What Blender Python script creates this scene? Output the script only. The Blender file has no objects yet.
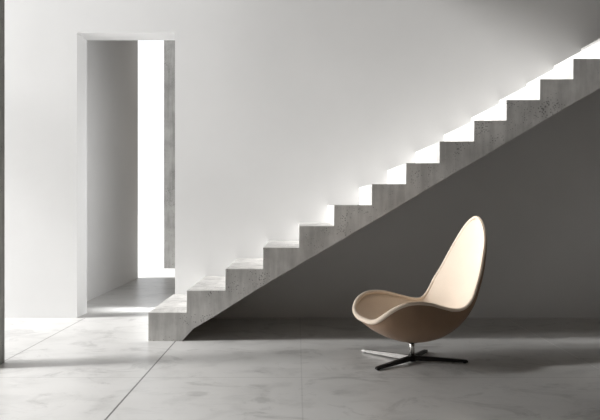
import bpy, bmesh, math, random
from mathutils import Vector, Matrix
random.seed(7)
S = bpy.context.scene
COL = S.collection
F = 600.0; H = 1.12; VX = 297.0; VY = 205.0
def X(px, D): return (px - VX) * D / F
def Z(py, D): return H - (py - VY) * D / F

# ------------------------------------------------------------------ materials
def new_mat(name):
    m = bpy.data.materials.new(name); m.use_nodes = True
    nt = m.node_tree; b = nt.nodes['Principled BSDF']
    return m, nt, b
def N(nt, t, **kw):
    n = nt.nodes.new(t)
    for k, v in kw.items():
        if k in n.inputs: n.inputs[k].default_value = v
        else: setattr(n, k, v)
    return n
def ramp(nt, src, stops):
    r = nt.nodes.new('ShaderNodeValToRGB')
    e = r.color_ramp.elements
    while len(e) < len(stops): e.new(0.5)
    for el, (p, c) in zip(e, stops):
        el.position = p; el.color = (c[0], c[1], c[2], 1) if isinstance(c, tuple) else (c, c, c, 1)
    nt.links.new(src, r.inputs[0]); return r
def mapped(nt, scale=(1, 1, 1), geo=False):
    if geo:
        g = nt.nodes.new('ShaderNodeNewGeometry'); out = g.outputs['Position']
    else:
        g = nt.nodes.new('ShaderNodeTexCoord'); out = g.outputs['Object']
    mp = nt.nodes.new('ShaderNodeMapping'); mp.inputs['Scale'].default_value = scale
    nt.links.new(out, mp.inputs['Vector']); return mp.outputs[0]
def mul(nt, a, b, fac=1.0):
    m = nt.nodes.new('ShaderNodeMix'); m.data_type = 'RGBA'; m.blend_type = 'MULTIPLY'
    m.inputs[0].default_value = fac
    nt.links.new(a, m.inputs[6]); nt.links.new(b, m.inputs[7]); return m.outputs[2]

def mat_plaster(name, base, var=0.03, rough=0.75):
    m, nt, b = new_mat(name)
    v = mapped(nt)
    n1 = N(nt, 'ShaderNodeTexNoise', Scale=0.9, Detail=5.0, Roughness=0.55); nt.links.new(v, n1.inputs['Vector'])
    n2 = N(nt, 'ShaderNodeTexNoise', Scale=60.0, Detail=3.0); nt.links.new(v, n2.inputs['Vector'])
    lo = tuple(c * (1 - var * 2) for c in base); hi = tuple(min(1, c * (1 + var)) for c in base)
    r = ramp(nt, n1.outputs['Fac'], [(0.3, lo), (0.7, hi)])
    nt.links.new(r.outputs[0], b.inputs['Base Color'])
    b.inputs['Roughness'].default_value = rough
    b.inputs['Specular IOR Level'].default_value = 0.25
    bp = N(nt, 'ShaderNodeBump', Strength=0.06, Distance=0.004)
    nt.links.new(n2.outputs['Fac'], bp.inputs['Height']); nt.links.new(bp.outputs[0], b.inputs['Normal'])
    return m

def mat_concrete(name, base):
    """cast concrete with streaks, mottling and small air holes"""
    m, nt, b = new_mat(name)
    v = mapped(nt, geo=True)
    vs = mapped(nt, (14, 14, 1.6), geo=True)
    n1 = N(nt, 'ShaderNodeTexNoise', Scale=3.5, Detail=7.0, Roughness=0.6); nt.links.new(v, n1.inputs['Vector'])
    n2 = N(nt, 'ShaderNodeTexNoise', Scale=1.0, Detail=5.0, Roughness=0.6); nt.links.new(vs, n2.inputs['Vector'])
    vo = N(nt, 'ShaderNodeTexVoronoi', Scale=55.0, Randomness=1.0); nt.links.new(v, vo.inputs['Vector'])
    sel = N(nt, 'ShaderNodeTexNoise', Scale=6.0, Detail=2.0); nt.links.new(v, sel.inputs['Vector'])
    r1 = ramp(nt, n1.outputs['Fac'], [(0.30, tuple(c * .72 for c in base)), (0.72, tuple(min(1, c * 1.1) for c in base))])
    r2 = ramp(nt, n2.outputs['Fac'], [(0.3, 0.72), (0.6, 1.0)])
    c1 = mul(nt, r1.outputs[0], r2.outputs[0])
    # air holes: only in some cells
    sub = N(nt, 'ShaderNodeMath', operation='SUBTRACT'); nt.links.new(sel.outputs['Fac'], sub.inputs[0]); sub.inputs[1].default_value = 0.38
    mu = N(nt, 'ShaderNodeMath', operation='MULTIPLY'); nt.links.new(sub.outputs[0], mu.inputs[0]); mu.inputs[1].default_value = 1.0
    gt = N(nt, 'ShaderNodeMath', operation='LESS_THAN'); nt.links.new(vo.outputs['Distance'], gt.inputs[0]); nt.links.new(mu.outputs[0], gt.inputs[1])
    hr = ramp(nt, gt.outputs[0], [(0.0, 1.0), (1.0, 0.5)])
    c2 = mul(nt, c1, hr.outputs[0])
    nt.links.new(c2, b.inputs['Base Color'])
    b.inputs['Roughness'].default_value = 0.85
    b.inputs['Specular IOR Level'].default_value = 0.2
    hb = N(nt, 'ShaderNodeMath', operation='SUBTRACT'); nt.links.new(n1.outputs['Fac'], hb.inputs[0]); nt.links.new(gt.outputs[0], hb.inputs[1])
    bp = N(nt, 'ShaderNodeBump', Strength=0.25, Distance=0.006)
    nt.links.new(hb.outputs[0], bp.inputs['Height']); nt.links.new(bp.outputs[0], b.inputs['Normal'])
    return m

def mat_floor(name, joints=True):
    m, nt, b = new_mat(name)
    v = mapped(nt, geo=True)
    vst = mapped(nt, (1.0, 1.5, 1), geo=True)
    n0 = N(nt, 'ShaderNodeTexNoise', Scale=0.9, Detail=4.0, Roughness=0.5); nt.links.new(v, n0.inputs['Vector'])
    n1 = N(nt, 'ShaderNodeTexNoise', Scale=3.2, Detail=9.0, Roughness=0.62, Distortion=0.6); nt.links.new(vst, n1.inputs['Vector'])
    n2 = N(nt, 'ShaderNodeTexNoise', Scale=2.1, Detail=6.0, Roughness=0.7, Distortion=1.2); nt.links.new(vst, n2.inputs['Vector'])
    r0 = ramp(nt, n0.outputs['Fac'], [(0.3, FLOOR_C[0]), (0.7, FLOOR_C[1])])
    r1 = ramp(nt, n1.outputs['Fac'], [(0.30, 0.80), (0.5, 0.97), (0.7, 1.0)])
    r2 = ramp(nt, n2.outputs['Fac'], [(0.36, 0.62), (0.46, 1.0)])
    c = mul(nt, r0.outputs[0], r1.outputs[0]); c = mul(nt, c, r2.outputs[0], 0.6)
    # sawn joints of the slab
    sep = nt.nodes.new('ShaderNodeSeparateXYZ'); g = nt.nodes.new('ShaderNodeNewGeometry'); nt.links.new(g.outputs['Position'], sep.inputs[0])
    def joint(axis, pos, half, val):
        s = N(nt, 'ShaderNodeMath', operation='SUBTRACT'); nt.links.new(sep.outputs[axis], s.inputs[0]); s.inputs[1].default_value = pos
        a = N(nt, 'ShaderNodeMath', operation='ABSOLUTE'); nt.links.new(s.outputs[0], a.inputs[0])
        l = N(nt, 'ShaderNodeMath', operation='LESS_THAN'); nt.links.new(a.outputs[0], l.inputs[0]); l.inputs[1].default_value = half
        return ramp(nt, l.outputs[0], [(0.0, 1.0), (1.0, val)]).outputs[0]
    for ax, pos, half, val in [(0, -2.10, .005, .38), (0, -1.0, .0055, .25), (0, 0.03, .004, .85), (0, 2.06, .004, 1.3), (1, 3.90, .005, .78), (1, 1.9, .005, .6)] if joints else []:
        c = mul(nt, c, joint(ax, pos, half, val))
    nt.links.new(c, b.inputs['Base Color'])
    rr = N(nt, 'ShaderNodeMapRange'); nt.links.new(n1.outputs['Fac'], rr.inputs[0])
    rr.inputs[3].default_value = 0.24; rr.inputs[4].default_value = 0.42
    nt.links.new(rr.outputs[0], b.inputs['Roughness'])
    b.inputs['Specular IOR Level'].default_value = 0.5
    bp = N(nt, 'ShaderNodeBump', Strength=0.05, Distance=0.01)
    nt.links.new(n1.outputs['Fac'], bp.inputs['Height']); nt.links.new(bp.outputs[0], b.inputs['Normal'])
    return m

def mat_fabric(name, base):
    m, nt, b = new_mat(name)
    v = mapped(nt)
    n1 = N(nt, 'ShaderNodeTexNoise', Scale=260.0, Detail=2.0); nt.links.new(v, n1.inputs['Vector'])
    n2 = N(nt, 'ShaderNodeTexNoise', Scale=5.0, Detail=4.0); nt.links.new(v, n2.inputs['Vector'])
    r = ramp(nt, n2.outputs['Fac'], [(0.3, tuple(c * .95 for c in base)), (0.7, base)])
    r1 = ramp(nt, n1.outputs['Fac'], [(0.3, 0.93), (0.7, 1.0)])
    nt.links.new(mul(nt, r.outputs[0], r1.outputs[0]), b.inputs['Base Color'])
    b.inputs['Roughness'].default_value = 0.7
    b.inputs['Specular IOR Level'].default_value = 0.25
    b.inputs['Sheen Weight'].default_value = 0.12
    bp = N(nt, 'ShaderNodeBump', Strength=0.12, Distance=0.001)
    nt.links.new(n1.outputs['Fac'], bp.inputs['Height']); nt.links.new(bp.outputs[0], b.inputs['Normal'])
    return m
def mat_metal(name, base, rough, metallic=1.0):
    m, nt, b = new_mat(name)
    v = mapped(nt, (40, 40, 4))
    n1 = N(nt, 'ShaderNodeTexNoise', Scale=6.0, Detail=3.0); nt.links.new(v, n1.inputs['Vector'])
    rr = N(nt, 'ShaderNodeMapRange'); nt.links.new(n1.outputs['Fac'], rr.inputs[0])
    rr.inputs[3].default_value = rough * .8; rr.inputs[4].default_value = rough * 1.2
    nt.links.new(rr.outputs[0], b.inputs['Roughness'])
    b.inputs['Base Color'].default_value = (*base, 1); b.inputs['Metallic'].default_value = metallic
    return m

FLOOR_C = ((.54, .535, .522), (.62, .616, .604))
M_WALL = mat_plaster('white_plaster', (.76, .76, .758), 0.02)
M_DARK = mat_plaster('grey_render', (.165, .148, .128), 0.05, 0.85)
M_CONC = mat_concrete('cast_concrete', (.68, .67, .65))
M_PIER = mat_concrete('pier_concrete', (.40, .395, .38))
M_FLOOR = mat_floor('polished_concrete'); M_FLOOR_PLAIN = mat_floor('polished_concrete_plain', False)
M_OUT = mat_plaster('pale_paving', (.75, .75, .74), 0.03)
M_FAB = mat_fabric('cream_upholstery', (.85, .72, .59))
M_SHELL = mat_fabric('shaded_shell', (.33, .215, .14))  # shade of the outer side put into the colour, browner than the cream lining
M_CHROME = mat_metal('brushed_steel', (.72, .71, .69), 0.25)
M_BLACK = mat_metal('black_metal', (.018, .017, .016), 0.32, 0.6)
M_PALEM = mat_metal('satin_aluminium', (.40, .39, .375), 0.42)
M_RUB = mat_metal('rubber', (.02, .02, .02), 0.7, 0.0)

# ------------------------------------------------------------------ helpers
def link(name, bm, mat, parent=None, smooth=False, mw=None):
    bmesh.ops.recalc_face_normals(bm, faces=bm.faces)
    me = bpy.data.meshes.new(name); bm.to_mesh(me); bm.free()
    me.materials.append(mat)
    if smooth:
        for p in me.polygons: p.use_smooth = True
    o = bpy.data.objects.new(name, me); COL.objects.link(o)
    if parent: o.parent = parent
    return o
def box(bm, x0, x1, y0, y1, z0, z1):
    r = bmesh.ops.create_cube(bm, size=1.0)
    for v in r['verts']:
        v.co = Vector(((x0 + x1) / 2 + v.co.x * (x1 - x0), (y0 + y1) / 2 + v.co.y * (y1 - y0), (z0 + z1) / 2 + v.co.z * (z1 - z0)))
    return r['verts']
def struct(name, bm, mat, parent=None):
    o = link(name, bm, mat, parent)
    if parent is None: o['kind'] = 'structure'
    return o
def cyl(bm, p, r0, r1, h, seg=32):
    bmesh.ops.create_cone(bm, cap_ends=True, segments=seg, radius1=r0, radius2=r1, depth=h,
                          matrix=Matrix.Translation(Vector(p) + Vector((0, 0, h / 2))))

# ------------------------------------------------------------------ the room
DW = 5.95          # main wall plane
DS = 4.94          # front face of the stair
XL, XR, YF, YB, ZC = -7.6, 5.6, -2.5, DW, 4.3
TH = 0.28
DX0, DX1, DZ = X(77, DW), X(175, DW), Z(32.6, DW)
CX = -2.44         # corridor left wall
YC = 9.2           # its far end

bm = bmesh.new(); box(bm, XL - .3, XR + .3, YF - .3, DW, -.2, 0)
struct('floor', bm, M_FLOOR)
bm = bmesh.new(); box(bm, CX - .25, .2, DW, YC, -.2, 0); struct('floor_corridor', bm, M_FLOOR_PLAIN)
bm = bmesh.new(); box(bm, -40, 40, YC, 60, -.2, 0)
box(bm, -40, XL - .3, -10, YC, -.2, 0)
struct('ground_outside', bm, M_OUT)

bm = bmesh.new()
box(bm, XL - .3, DX0, DW, DW + TH, 0, ZC)
box(bm, DX1, XR + .3, DW, DW + TH, 0, ZC)
box(bm, DX0, DX1, DW, DW + TH, DZ, ZC)
struct('wall_back', bm, M_WALL)
SK = (-7.58, -0.5, 4.3, 5.85)
SC = (-6.0, -3.5, 3.0, 3.98)      # opening added in the unseen ceiling to bring sun onto the chair
bm = bmesh.new()
box(bm, XL - .3, SK[0], YF - .3, DW + TH, ZC, ZC + .25); box(bm, SK[1], XR + .3, YF - .3, DW + TH, ZC, ZC + .25)
box(bm, SK[0], SK[1], YF - .3, SC[2], ZC, ZC + .25); box(bm, SK[0], SK[1], SC[3], SK[2], ZC, ZC + .25)
box(bm, SK[0], SC[0], SC[2], SC[3], ZC, ZC + .25); box(bm, SC[1], SK[1], SC[2], SC[3], ZC, ZC + .25); box(bm, SK[0], SK[1], SK[3], DW + TH, ZC, ZC + .25)
struct('ceiling', bm, M_DARK)
bm = bmesh.new(); box(bm, XR, XR + .3, YF, DW, 0, ZC); struct('wall_right', bm, M_DARK)
bm = bmesh.new(); box(bm, XL, XR, YF - .3, YF, 0, ZC); struct('wall_front', bm, M_DARK)
# left wall with two tall openings
W1 = (4.0, 5.90); W2 = (-1.6, 3.85); WZ = 4.27
bm = bmesh.new()
box(bm, XL - .3, XL, YF, W2[0], 0, ZC); box(bm, XL - .3, XL, W2[1], W1[0], 0, ZC); box(bm, XL - .3, XL, W1[1], DW, 0, ZC)
box(bm, XL - .3, XL, W2[0], W2[1], 4.0, ZC); box(bm, XL - .3, XL, W1[0], W1[1], WZ, ZC)
struct('wall_left', bm, M_WALL)

# corridor behind the doorway
bm = bmesh.new(); box(bm, CX - .25, CX, DW + TH, YC, 0, 4.3); struct('wall_corridor_left', bm, M_WALL)
GY0, GY1 = 6.36, 6.9      # window slot in the corridor's right wall
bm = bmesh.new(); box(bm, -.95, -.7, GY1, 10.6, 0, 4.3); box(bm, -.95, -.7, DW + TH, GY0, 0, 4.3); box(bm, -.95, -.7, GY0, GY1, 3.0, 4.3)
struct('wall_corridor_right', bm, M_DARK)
bm = bmesh.new(); box(bm, CX - .25, -.7, DW + TH, YC, 4.3, 4.5); struct('ceiling_corridor', bm, M_DARK)
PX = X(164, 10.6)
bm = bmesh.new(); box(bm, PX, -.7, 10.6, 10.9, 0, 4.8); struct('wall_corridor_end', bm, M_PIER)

# near pier at the left edge of view
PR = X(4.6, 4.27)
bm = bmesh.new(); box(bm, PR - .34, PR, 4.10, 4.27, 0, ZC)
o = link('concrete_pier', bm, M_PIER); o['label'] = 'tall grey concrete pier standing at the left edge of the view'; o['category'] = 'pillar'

# ------------------------------------------------------------------ staircase
PXS = [148, 186.6, 225.3, 263, 299, 334, 371.8, 406, 439.5, 474, 506.5, 540, 573.2, 606, 639, 672]
PYS = [312.5, 290.5, 269, 247.7, 226, 205, 184, 163, 141.3, 120.4, 99.8, 79, 58.6, 37.5, 16.5]
SOF = [(148, 341), (182, 341), (193.5, 328.6), (215, 316), (258, 289), (300, 264), (345, 238), (395, 208.5), (440, 181.5), (500, 146.5), (560, 111), (600, 88), (672, 46)]
def sof(px):
    for (a, b), (c, d) in zip(SOF, SOF[1:]):
        if a <= px <= c: return b + (d - b) * (px - a) / (c - a)
stair = bpy.data.objects.new('staircase', None); COL.objects.link(stair)
stair.location = (X(148, DS), DS, 0)
stair['label'] = 'cast concrete staircase without railing rising to the right along the white wall'
stair['category'] = 'staircase'
S0 = Vector(stair.location)
for i in range(15):
    x0, x1 = PXS[i], PXS[i + 1]; zt = PYS[i]
    low = [x0] + [p for p, _ in SOF if x0 + 1 < p < x1 - 1]
    # slightly broken arris along the soffit
    extra = [x0 + (x1 - x0) * t for t in (.12, .25, .38, .5, .63, .77, .9)]
    if i > 1: low += [e for e in extra if all(abs(e - q) > 2 for q in low)]
    low = sorted(low) + [x1]
    pts = []
    for p in low:
        q = sof(p) + (random.uniform(-.35, .35) if (i > 1 and x0 < p < x1) else 0)
        zz = max(0.0, Z(q, DS))
        pts.append((X(p, DS), zz))
    z1 = Z(zt, DS)
    poly = pts + [(X(x1, DS), z1), (X(x0, DS), z1)]
    if i > 0: poly.append((X(x0, DS), Z(PYS[i - 1], DS)))
    bm = bmesh.new()
    fr = [bm.verts.new(Vector((x, DS, z)) - S0) for x, z in poly]
    bk = [bm.verts.new(Vector((x, DW - .003, z)) - S0) for x, z in poly]
    bm.faces.new(fr); bm.faces.new(bk[::-1])
    n = len(poly)
    for k in range(n): bm.faces.new((fr[k], bk[k], bk[(k + 1) % n], fr[(k + 1) % n]))
    nose = n - 2 if i > 0 else n - 1
    tr = len(pts)
    es = [e for e in bm.edges if set(e.verts) in ({fr[nose], bk[nose]}, {fr[nose], fr[tr]}, {fr[nose], fr[(nose + 1) % n]})]
    bmesh.ops.bevel(bm, geom=es, offset=.005, segments=2, affect='EDGES', profile=.6)
    link('step', bm, M_CONC, stair)

# ------------------------------------------------------------------ lounge chair
CH = Vector((.818, 4.27, 0)); TH_ = math.radians(20); c_, s_ = math.cos(TH_), math.sin(TH_)
chair = bpy.data.objects.new('lounge_chair', None); COL.objects.link(chair); chair.location = CH
chair['label'] = 'cream upholstered swivel lounge chair with tall curved back on four-pronged metal base'
chair['category'] = 'chair'
def L(u, v, z): return Vector((-u * c_ + v * s_, -u * s_ - v * c_, z))     # v>0 is the side nearer the camera
T = [ # rim u, w, z | inner centre u, z | outer centre u, z
 (.372, .000, .334, .372, .334, .362, .318),
 (.371, .100, .341, .350, .330, .352, .298),
 (.360, .190, .366, .318, .308, .325, .268),
 (.322, .252, .420, .262, .278, .275, .232),
 (.250, .287, .468, .190, .255, .205, .195),
 (.165, .302, .484, .110, .242, .105, .162),
 (.050, .298, .474, .010, .236, .005, .150),
 (-.070, .275, .440, -.105, .244, -.110, .156),
 (-.165, .258, .416, -.205, .272, -.208, .185),
 (-.240, .266, .418, -.280, .335, -.292, .252),
 (-.302, .276, .472, -.345, .450, -.368, .362),
 (-.345, .268, .555, -.398, .560, -.428, .480),
 (-.396, .242, .650, -.447, .660, -.487, .610),
 (-.439, .214, .750, -.484, .760, -.522, .725),
 (-.481, .180, .850, -.516, .858, -.549, .835),
 (-.505, .145, .920, -.533, .925, -.562, .912),
 (-.523, .098, .982, -.543, .985, -.566, .978),
 (-.532, .055, 1.018, -.545, 1.020, -.562, 1.016),
 (-.537, .000, 1.040, -.545, 1.040, -.550, 1.036)]
def cr(p0, p1, p2, p3, t):
    return tuple(.5 * ((2 * b) + (-a + c) * t + (2 * a - 5 * b + 4 * c - d) * t * t + (-a + 3 * b - 3 * c + d) * t ** 3) for a, b, c, d in zip(p0, p1, p2, p3))
def dense(tab, k):
    out = []
    for i in range(len(tab) - 1):
        p0 = tab[i - 1] if i else tuple(2 * a - b for a, b in zip(tab[0], tab[1]))
        if i == 0:  # mirror width through the centre line
            p0 = list(tab[1]); p0[1] = -tab[1][1]; p0 = tuple(p0)
        p3 = list(tab[i + 2]) if i + 2 < len(tab) else list(tab[i])
        if i + 2 >= len(tab): p3[1] = -p3[1]
        for j in range(k): out.append(cr(p0, tab[i], tab[i + 1], tuple(p3), j / k))
    out.append(tab[-1]); return out
ROWS = dense(T, 5)
NI = 20
def inner_pt(r, a, inset=.002):
    ur, w, zr, uc, zc, uo, zo = r
    f = abs(a) ** (2.8 - 1.1 * max(0, min(1, (zr - .44) / .12)) * (1 if ur < -.1 else 0)); wi = max(0, w - inset)
    return L(uc + (ur - uc) * f, wi * a, zc + (zr - zc) * f)
def outer_pt(r, a, shrink=0.0):
    ur, w, zr, uc, zc, uo, zo = r
    ang = a * math.pi / 2
    f = 1 - abs(math.cos(ang)) ** .85
    f = f * .94
    return L(uo + (ur - uo) * f, (w - shrink) * math.copysign(abs(math.sin(ang)) ** .9, a), zo + (zr - zo) * f)
def loft(rows_pts, closed):
    bm = bmesh.new(); grid = [[bm.verts.new(p) for p in row] for row in rows_pts]
    m = len(grid[0])
    for a, b in zip(grid, grid[1:]):
        for k in range(m if closed else m - 1):
            try: bm.faces.new((a[k], a[(k + 1) % m], b[(k + 1) % m], b[k]))
            except ValueError: pass
    bmesh.ops.remove_doubles(bm, verts=bm.verts, dist=.0006)
    bmesh.ops.dissolve_degenerate(bm, edges=bm.edges, dist=.0003)
    return bm
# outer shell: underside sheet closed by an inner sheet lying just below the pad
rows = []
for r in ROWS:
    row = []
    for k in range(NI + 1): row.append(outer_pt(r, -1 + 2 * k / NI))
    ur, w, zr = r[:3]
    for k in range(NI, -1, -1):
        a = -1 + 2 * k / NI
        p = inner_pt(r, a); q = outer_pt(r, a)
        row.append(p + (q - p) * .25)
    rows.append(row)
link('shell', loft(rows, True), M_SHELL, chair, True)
# seat pad: the inner lining that carries the sitter
rows = []
for r in ROWS:
    row = []
    for k in range(NI + 1): row.append(inner_pt(r, -1 + 2 * k / NI))
    for k in range(NI, -1, -1):
        a = -1 + 2 * k / NI
        p = inner_pt(r, a); q = outer_pt(r, a)
        row.append(p + (q - p) * .22)
    rows.append(row)
link('seat_pad', loft(rows, True), M_FAB, chair, True)
# rolled rim following the whole edge
path = []
for sgn in (1, -1):
    seq = ROWS if sgn == 1 else ROWS[::-1][1:-1]
    for r in seq:
        dn = (L(r[5], 0, r[6]) - L(r[3], 0, r[4])).normalized()
        path.append(L(r[0], sgn * max(0, r[1] - .009), r[2]) + dn * .0135)
# resample closed path evenly
def resample(path, step):
    pts = path + [path[0]]; out = []; acc = 0.0; out.append(pts[0].copy())
    for a, b in zip(pts, pts[1:]):
        d = (b - a).length
        while acc + d >= step:
            t = (step - acc) / d; a = a + (b - a) * t; out.append(a.copy()); d = (b - a).length; acc = 0
        acc += d
    return out
path = resample(path, .02)
if (path[-1] - path[0]).length < .012: path.pop()
for _ in range(3):
    path = [(path[i - 1] + path[i] * 2 + path[(i + 1) % len(path)]) / 4 for i in range(len(path))]
def rim_r(p):
    u = -(p.x * c_ + p.y * s_)      # thicker roll along the front lip
    return .0125 + .005 * max(0.0, min(1.0, (u - .20) / .17))
bm = bmesh.new(); rings = []; n = len(path); prev = None
for i, p in enumerate(path):
    t = (path[(i + 1) % n] - path[i - 1]).normalized()
    ref = Vector((0, 0, 1)) if prev is None else prev
    if prev is None and abs(t.z) > .9: ref = Vector((1, 0, 0))
    a = (ref - t * ref.dot(t)).normalized(); b = t.cross(a); prev = a
    rr = rim_r(p)
    rings.append([bm.verts.new(p + a * rr * math.cos(q * math.pi / 5) + b * rr * math.sin(q * math.pi / 5)) for q in range(10)])
for i in range(n):
    A, B = rings[i], rings[(i + 1) % n]
    off = 0
    if i == n - 1:
        off = min(range(10), key=lambda o: (A[0].co - B[o].co).length)
    for q in range(10): bm.faces.new((A[q], A[(q + 1) % 10], B[(q + 1 + off) % 10], B[(q + off) % 10]))
link('rim', bm, M_FAB, chair, True)
# column and hub
bm = bmesh.new(); cyl(bm, (0, 0, .045), .0185, .0185, .125)
o = link('column', bm, M_CHROME, chair, True); o['label'] = 'brushed steel swivel column'
bm = bmesh.new(); cyl(bm, (0, 0, .146), .045, .06, .014)
link('mounting_plate', bm, M_BLACK, chair)
bm = bmesh.new(); cyl(bm, (0, 0, .012), .030, .028, .034); cyl(bm, (0, 0, .046), .028, .022, .008)
link('hub', bm, M_BLACK, chair, True).data
def leg(tip, mat, label):
    d = Vector((tip[0], tip[1], 0)); Ln = d.length; d.normalize(); sd = Vector((-d.y, d.x, 0))
    bm = bmesh.new(); prevr = None
    prof = [(.0, .052, .016, .0150), (.06, .050, .016, .0150), (.5, .037, .011, .0145), (.93, .025, .007, .0150), (.985, .022, .006, .0135), (1.0, .018, .008, .009)]
    for t, zt, zb, hw in prof:
        q = d * Ln * t
        r = [bm.verts.new(q + sd * hw * .8 + Vector((0, 0, zt))), bm.verts.new(q + sd * hw + Vector((0, 0, zt - .004))), bm.verts.new(q + sd * hw + Vector((0, 0, zb))),
             bm.verts.new(q - sd * hw + Vector((0, 0, zb))), bm.verts.new(q - sd * hw + Vector((0, 0, zt - .004))), bm.verts.new(q - sd * hw * .8 + Vector((0, 0, zt)))]
        if prevr:
            for k in range(6): bm.faces.new((prevr[k], prevr[(k + 1) % 6], r[(k + 1) % 6], r[k]))
        else: bm.faces.new(r)
        prevr = r
    bm.faces.new(prevr[::-1])
    o = link('leg', bm, mat, chair)
    if label: o['label'] = label
    bm = bmesh.new(); q = d * Ln * .94; cyl(bm, (q.x, q.y, 0), .011, .011, .008, 16)
    link('glide', bm, M_RUB, o)
leg((-.285, -.215), M_BLACK, 'black metal leg')
leg((.392, -.02), M_BLACK, 'black metal leg')
leg((-.323, .30), M_PALEM, 'pale satin metal leg')
leg((.165, .29), M_BLACK, 'black metal leg')

# ------------------------------------------------------------------ daylight
w = bpy.data.worlds.new('sky'); S.world = w; w.use_nodes = True
bg = w.node_tree.nodes['Background']; bg.inputs[0].default_value = (.97, .985, 1, 1); bg.inputs[1].default_value = 1.1
def area(name, loc, rot, sx, sy, power, color=(1, 1, 1), spread=180):
    l = bpy.data.lights.new(name, 'AREA'); l.shape = 'RECTANGLE'; l.size = sx; l.size_y = sy; l.energy = power; l.color = color
    l.spread = math.radians(spread)
    o = bpy.data.objects.new(name, l); COL.objects.link(o); o.location = loc; o.rotation_euler = rot; return o
R = math.radians
# area facing +x : rotate -90 about y (local -z -> +x)
area('daylight_far_window', (XL - .31, (W1[0] + W1[1]) / 2, 2.1), (0, R(-90), 0), 3.9, W1[1] - W1[0], 330, (1, .992, .985))
sl = bpy.data.lights.new('sun', 'SUN'); sl.energy = 6.4; sl.angle = R(11); sl.color = (1, .99, .98)
so = bpy.data.objects.new('sun', sl); COL.objects.link(so); so.location = (-9, 3, 6)
EL, DL = R(28), R(7)
so.rotation_euler = Vector((math.cos(EL) * math.cos(DL), math.cos(EL) * math.sin(DL), -math.sin(EL))).to_track_quat('-Z', 'Y').to_euler()
area('daylight_near_window', (XL - .31, (W2[0] + W2[1]) / 2, 2.0), (0, R(-90), 0), 3.6, W2[1] - W2[0], 45, (1, .992, .985))
area('daylight_corridor_beam', (-.93, 6.42, .6), (0, R(52), 0), .5, .08, 1.6, spread=26)
area('daylight_corridor_slot', (-.93, (GY0 + GY1) / 2, 1.5), (0, R(90), 0), 2.8, GY1 - GY0, 12)

# ------------------------------------------------------------------ camera
cam = bpy.data.cameras.new('camera'); co = bpy.data.objects.new('camera', cam); COL.objects.link(co)
co.location = (0, 0, H); co.rotation_euler = (R(90), 0, 0)
cam.sensor_width = 36; cam.sensor_fit = 'HORIZONTAL'; cam.lens = 36.0
cam.shift_x = 3 / 600; cam.shift_y = -5 / 600
cam.clip_start = .05; cam.clip_end = 200
S.camera = co
S.view_settings.view_transform = 'Standard'; S.view_settings.look = 'None'
S.view_settings.gamma = 1; S.view_settings.exposure = 0.10; S.view_settings.use_curve_mapping = False
S.cycles.max_bounces = 8; S.cycles.diffuse_bounces = 6; S.cycles.sample_clamp_indirect = 5
